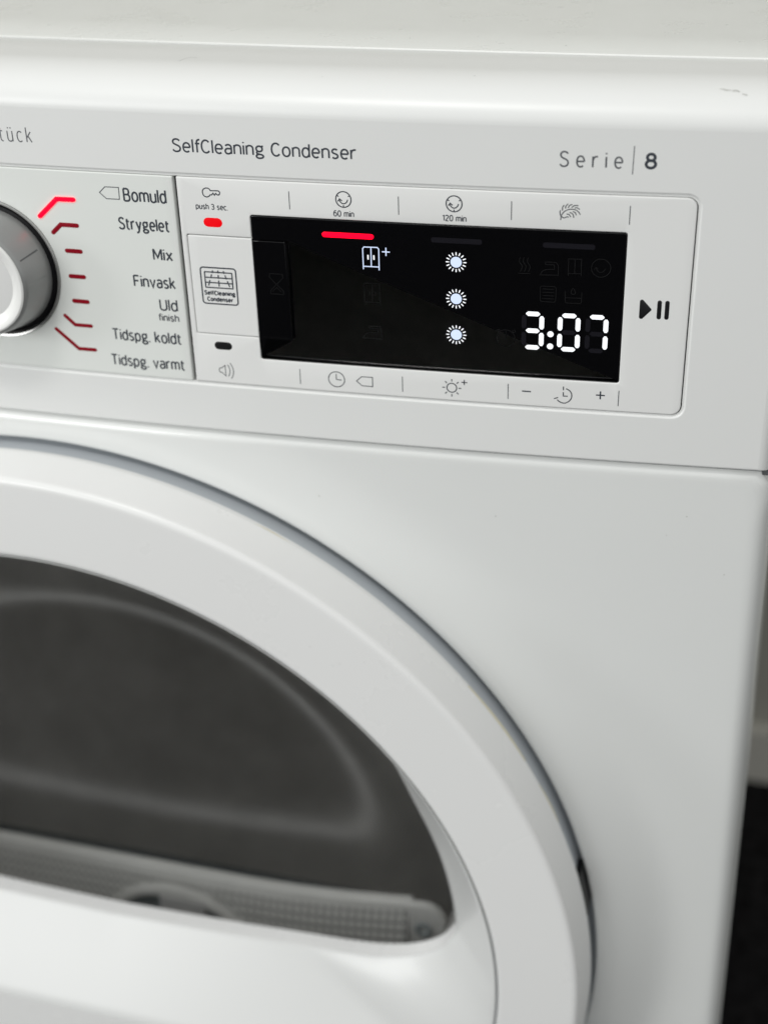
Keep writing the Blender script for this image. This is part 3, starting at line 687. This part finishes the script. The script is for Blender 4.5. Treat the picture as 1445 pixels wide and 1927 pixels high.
# window insert: loft from the D-shaped window outline to the ring
def window_insert():
    N = 240; ctr = (0, -235.0)
    # window outline at y=0
    Wp = []
    def circ_pt(R, a): return (R * math.cos(a), ZC + R * math.sin(a))
    RW = 181.0
    # polygon outline: arc from angle a1 (right) over the top to left, then chord with rounded corners
    a1 = math.asin((-252.0 - ZC) / RW)
    def RWA(a):
        d = math.degrees(min(a, PI - a)); return 181.0 + 9.5 * sstep((d - 24) / 26) + 7 * sstep((d - 65) / 25)
    arc = [circ_pt(RWA(a1 + (PI - 2 * a1) * i / 140), a1 + (PI - 2 * a1) * i / 140) for i in range(141)]
    right = smooth_line([(180.9, -245), circ_pt(RW, a1), (178.2, -259), (172.5, -267.5), (163, -274.5), (150, -279.5), (133, -282.6), (100, -284.6), (60, -286.6), (0, -288.2)], 6)
    rt = [p for p in right if p[1] < -252.5]
    outline = arc + [(-x, z) for x, z in rt] + rt[::-1][1:]
    # outer line at y=-28: circle 205.9 above, chord at z=-330 below
    def outer(a):
        c, s = math.cos(a), math.sin(a)
        b = ctr[1] - ZC; B = b * s; D = math.sqrt(B * B - (b * b - 205.9 ** 2)); L = -B + D
        x, z = L * c, ctr[1] + L * s
        zl = -330.0 - (x / 194) ** 2 * 2.0
        if z < zl:
            L2 = (-331.5 - ctr[1]) / s; x2, z2 = L2 * c, -331.5
            return (x2, z2), (x, z)
        return (x, z), (x, z)
    V, F = [], []; rows_ = [[] for _ in range(9)]
    for (x, z) in outline:
        a = math.atan2(z - ctr[1], x); (ox, oz), (cx, cz) = outer(a)
        chord = (oz != cz)
        # profile between window (y=1) and outer line (y=-28)
        prof = [(-.012, 8.0), (0, 1.0), (.015, -.2), (.10, -2.7), (.5, -14.5), (.90, -26.0), (.97, -28.0), (1.0, -28.45)]
        for k, (t, y) in enumerate(prof):
            rows_[k].append(len(V)); V.append((x + (ox - x) * t, y, z + (oz - z) * t))
        rows_[8].append(len(V)); V.append((cx + (0 if chord else 0), -28.5, cz))
    n = len(outline); F2 = []; F3 = []
    for A, B in zip(rows_[:-1], rows_[1:]):
        for i in range(n):
            j = (i + 1) % n
            vs = [V[A[i]], V[A[j]], V[B[j]], V[B[i]]]
            if max(math.dist(vs[0], vs[3]), math.dist(vs[1], vs[2])) < .08: continue
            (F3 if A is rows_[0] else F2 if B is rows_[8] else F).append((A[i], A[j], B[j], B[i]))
    # thin return wall into the groove
    row = []
    for k in rows_[8]:
        x, y, z = V[k]; row.append(len(V)); V.append((x, -25.0, z))
    for i in range(n): j = (i + 1) % n; F.append((rows_[8][i], rows_[8][j], row[j], row[i]))
    def sub(FF):
        used = sorted({k for f in FF for k in f}); ix = {k: i for i, k in enumerate(used)}
        return [V[k] for k in used], [tuple(ix[k] for k in f) for f in FF]
    return (V, F) + sub(F2) + sub(F3)
V, F, V2, F2, V3, F3 = window_insert()
mk('window_lip', V3, F3, M['door'], door)
mk('window_insert', V, F, M['bezel_shaded'], door, autos=24)
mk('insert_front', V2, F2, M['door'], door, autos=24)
obj_lathe('groove_floor', [(207.1, -25.4), (205.6, -25.4)], 0, ZC, M['gap'], door, n=240)
# the round glass bowl reaching into the drum
V, F = lathe_y([(197, 1.6), (193, 3.0), (188.5, 6), (186, 9), (172, 20), (163, 26), (154, 31.5), (146, 35.8), (138, 39), (129, 41.4), (120, 42.6), (110, 43), (50, 43), (.01, 43)], 0, ZC, 200)
mk('glass_bowl', V, F, M['glass'], door, autos=80)
# rubber and bowl rim behind the glass
obj_lathe('bowl_wall', [(199, 3.0), (198, 7), (192, 34), (186, 46), (178, 50)], 0, ZC, M['dark'], door, n=160)
# latch notch at the right of the door rim
def arc_box(r0, r1, y0, y1, d0, d1, n=10):
    V, F = [], []
    for i in range(n + 1):
        a = math.radians(d0 + (d1 - d0) * i / n); c, s = math.cos(a), math.sin(a)
        V += [(r0 * c, y0, ZC + r0 * s), (r1 * c, y0, ZC + r1 * s), (r1 * c, y1, ZC + r1 * s), (r0 * c, y1, ZC + r0 * s)]
    for i in range(n):
        a = 4 * i
        for k in range(4): F.append((a + k, a + (k + 1) % 4, a + 4 + (k + 1) % 4, a + 4 + k))
    F += [(3, 2, 1, 0), (4 * n, 4 * n + 1, 4 * n + 2, 4 * n + 3)]
    return V, F
V, F = arc_box(243, 246.35, -9.2, 4, 9.5, 14.5); mk('latch_slot', V, F, M['dialdark'], door)
# faint stains on the door rim
for d0, d1, y0, y1 in ((62, 66, -9, -10.2), (30, 40, -8.2, -9.2), (22, 27, -8.6, -9.8)):
    V, F = [], []
    for i in range(9):
        a = math.radians(d0 + (d1 - d0) * i / 8); w = .6 * math.sin(PI * i / 8)
        for yy in (y0 + w, y1 - w):
            r = 246.05 + (243.6 - 246.05) * ((-9 - yy) / 13.5) + .06; V.append((r * math.cos(a), yy, ZC + r * math.sin(a)))
    for i in range(8): F.append((2 * i, 2 * i + 1, 2 * i + 3, 2 * i + 2))
    mk('stain', V, F, M['stain'], door)

# ================================================================== lint filter and drum behind the glass
filt = part_empty('lint_filter')
def arch_in(x, z):   # inside the half-round grip area
    return ((x - 7.5) / 43.0) ** 2 + ((z + 362) / 37.5) ** 2 < 1
def filter_grille():
    V, F = [], []; px, pz = 4.45, 5.4; x0, x1 = -158, 142
    nx = int((x1 - x0) / px)
    def top(x): return -315.6 + .0008 * max(0, x - 40) ** 2
    rowsz = []
    idx = {}
    def v(x, z, y):
        V.append((x, y, z)); return len(V) - 1
    Y = 60.0
    for i in range(nx):
        xa = x0 + i * px; xb = xa + px; hx = .95
        for j in range(-1, 12):
            za = -320.2 - j * pz; zb = za - pz
            xm, zm = (xa + xb) / 2, (za + zb) / 2
            za2 = za + (top(xm) + 315.6); zb2 = zb + (top(xm) + 315.6)
            if arch_in(xm, zm): continue
            if j == -1:
                o = [v(xa, za2, Y), v(xb, za2, Y), v(xb, zb2, Y), v(xa, zb2, Y)]; F.append(o); continue
            if j == 0:   # narrow slots in the top row
                hx2, h0, h1 = 1.7, za2 - .7, zb2 + .4
                I = (xa + hx2, xb - hx2 + .6, h0, h1)
            else: I = (xa + hx, xb - hx, za2 - 1.1, zb2 + 1.1)
            o = [v(xa, za2, Y), v(xb, za2, Y), v(xb, zb2, Y), v(xa, zb2, Y)]
            p = [v(I[0], I[2], Y), v(I[1], I[2], Y), v(I[1], I[3], Y), v(I[0], I[3], Y)]
            q = [v(I[0], I[2], Y + 1.2), v(I[1], I[2], Y + 1.2), v(I[1], I[3], Y + 1.2), v(I[0], I[3], Y + 1.2)]
            for k in range(4):
                m = (k + 1) % 4; F.append((o[k], o[m], p[m], p[k])); F.append((p[k], p[m], q[m], q[k]))
    V = [(x, y - .25 * (-316 - z), z) for x, y, z in V]
    return V, F
V, F = filter_grille(); g = mk('grille', V, F, M['filt'], filt); g['kind'] = 'stuff'
V, F = box_vf(-165, 70, -395, 156, 72, -315.8); V = [(x, y - .25 * (-316 - z), z) for x, y, z in V]; mk('grille_backing', V, F, M['filt2'], filt)
V, F = [], []
for i in range(41):
    x = -160 + 302 * i / 40; zt = -315.6 + .0008 * max(0, x - 40) ** 2
    V += [(x, 59.6, zt - 1.2), (x, 59.6, zt + .6), (x, 60.4, zt + 1.2), (x, 66, zt + 1.2)]
for i in range(40):
    for k in range(3): F.append((4 * i + k, 4 * i + 4 + k, 4 * i + 5 + k, 4 * i + k + 1))
mk('filter_edge', V, F, M['filt'], filt, autos=50)
# rounded right end with a screw boss
cap = [(141, -306.4), (150, -305.4), (155.5, -307), (159, -311), (160.6, -317), (160, -326), (157, -337), (150, -350), (141, -362)]
cap = smooth_line(cap[:-1], 4) + [cap[-1]]
V = [(x, 58.6, z) for x, z in cap] + [(150 + (x - 150) * 1.06, 62, -322 + (z + 322) * 1.06) for x, z in cap]; n = len(cap)
F = [tuple(range(n))] + [(i, i + 1, n + i + 1, n + i) for i in range(n - 1)]
mk('end_cap', V, F, M['filt'], filt, autos=50)
obj_lathe('screw', [(4.6, 58.4), (4.3, 57.2), (3.2, 57.0), (2.9, 57.2), (2.6, 59.5), (.01, 59.5)], 149.5, -321.5, M['hollow'], filt, n=24)
# half-round grip: bright rim, dark hollow, pale post
V, F = [], []
pr = [(46.5, 55, 42.5), (45, 51.0, 41), (42, 50.4, 38), (40.5, 51.5, 36.8), (40, 63, 36.5)]
n = 48
for rxx, y, rzz in pr:
    for i in range(n + 1):
        a = PI * i / n; V.append((7.5 + rxx * math.cos(a), y, -362 + rzz * math.sin(a)))
for k in range(len(pr) - 1):
    for i in range(n): F.append((k * (n + 1) + i, (k + 1) * (n + 1) + i, (k + 1) * (n + 1) + i + 1, k * (n + 1) + i + 1))
mk('grip_rim', V, F, M['filt'], filt, autos=50)
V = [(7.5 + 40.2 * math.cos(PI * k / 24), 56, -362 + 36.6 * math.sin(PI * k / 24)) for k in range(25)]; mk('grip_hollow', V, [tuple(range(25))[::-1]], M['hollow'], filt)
V, F = box_vf(0, 50.0, -395, 26.5, 60, -325); mk('grip_post', V, F, M['door'], filt)
drum = part_empty('drum')
obj_lathe('drum_front_lip', [(176, 52), (172, 60), (172, 70), (230, 75)], 0, ZC, M['drum'], drum, n=120)
obj_lathe('drum_wall', [(285 - 50, 75), (235, 470), (225, 480), (.01, 482)], 0, ZC, M['drum'], drum, n=120)
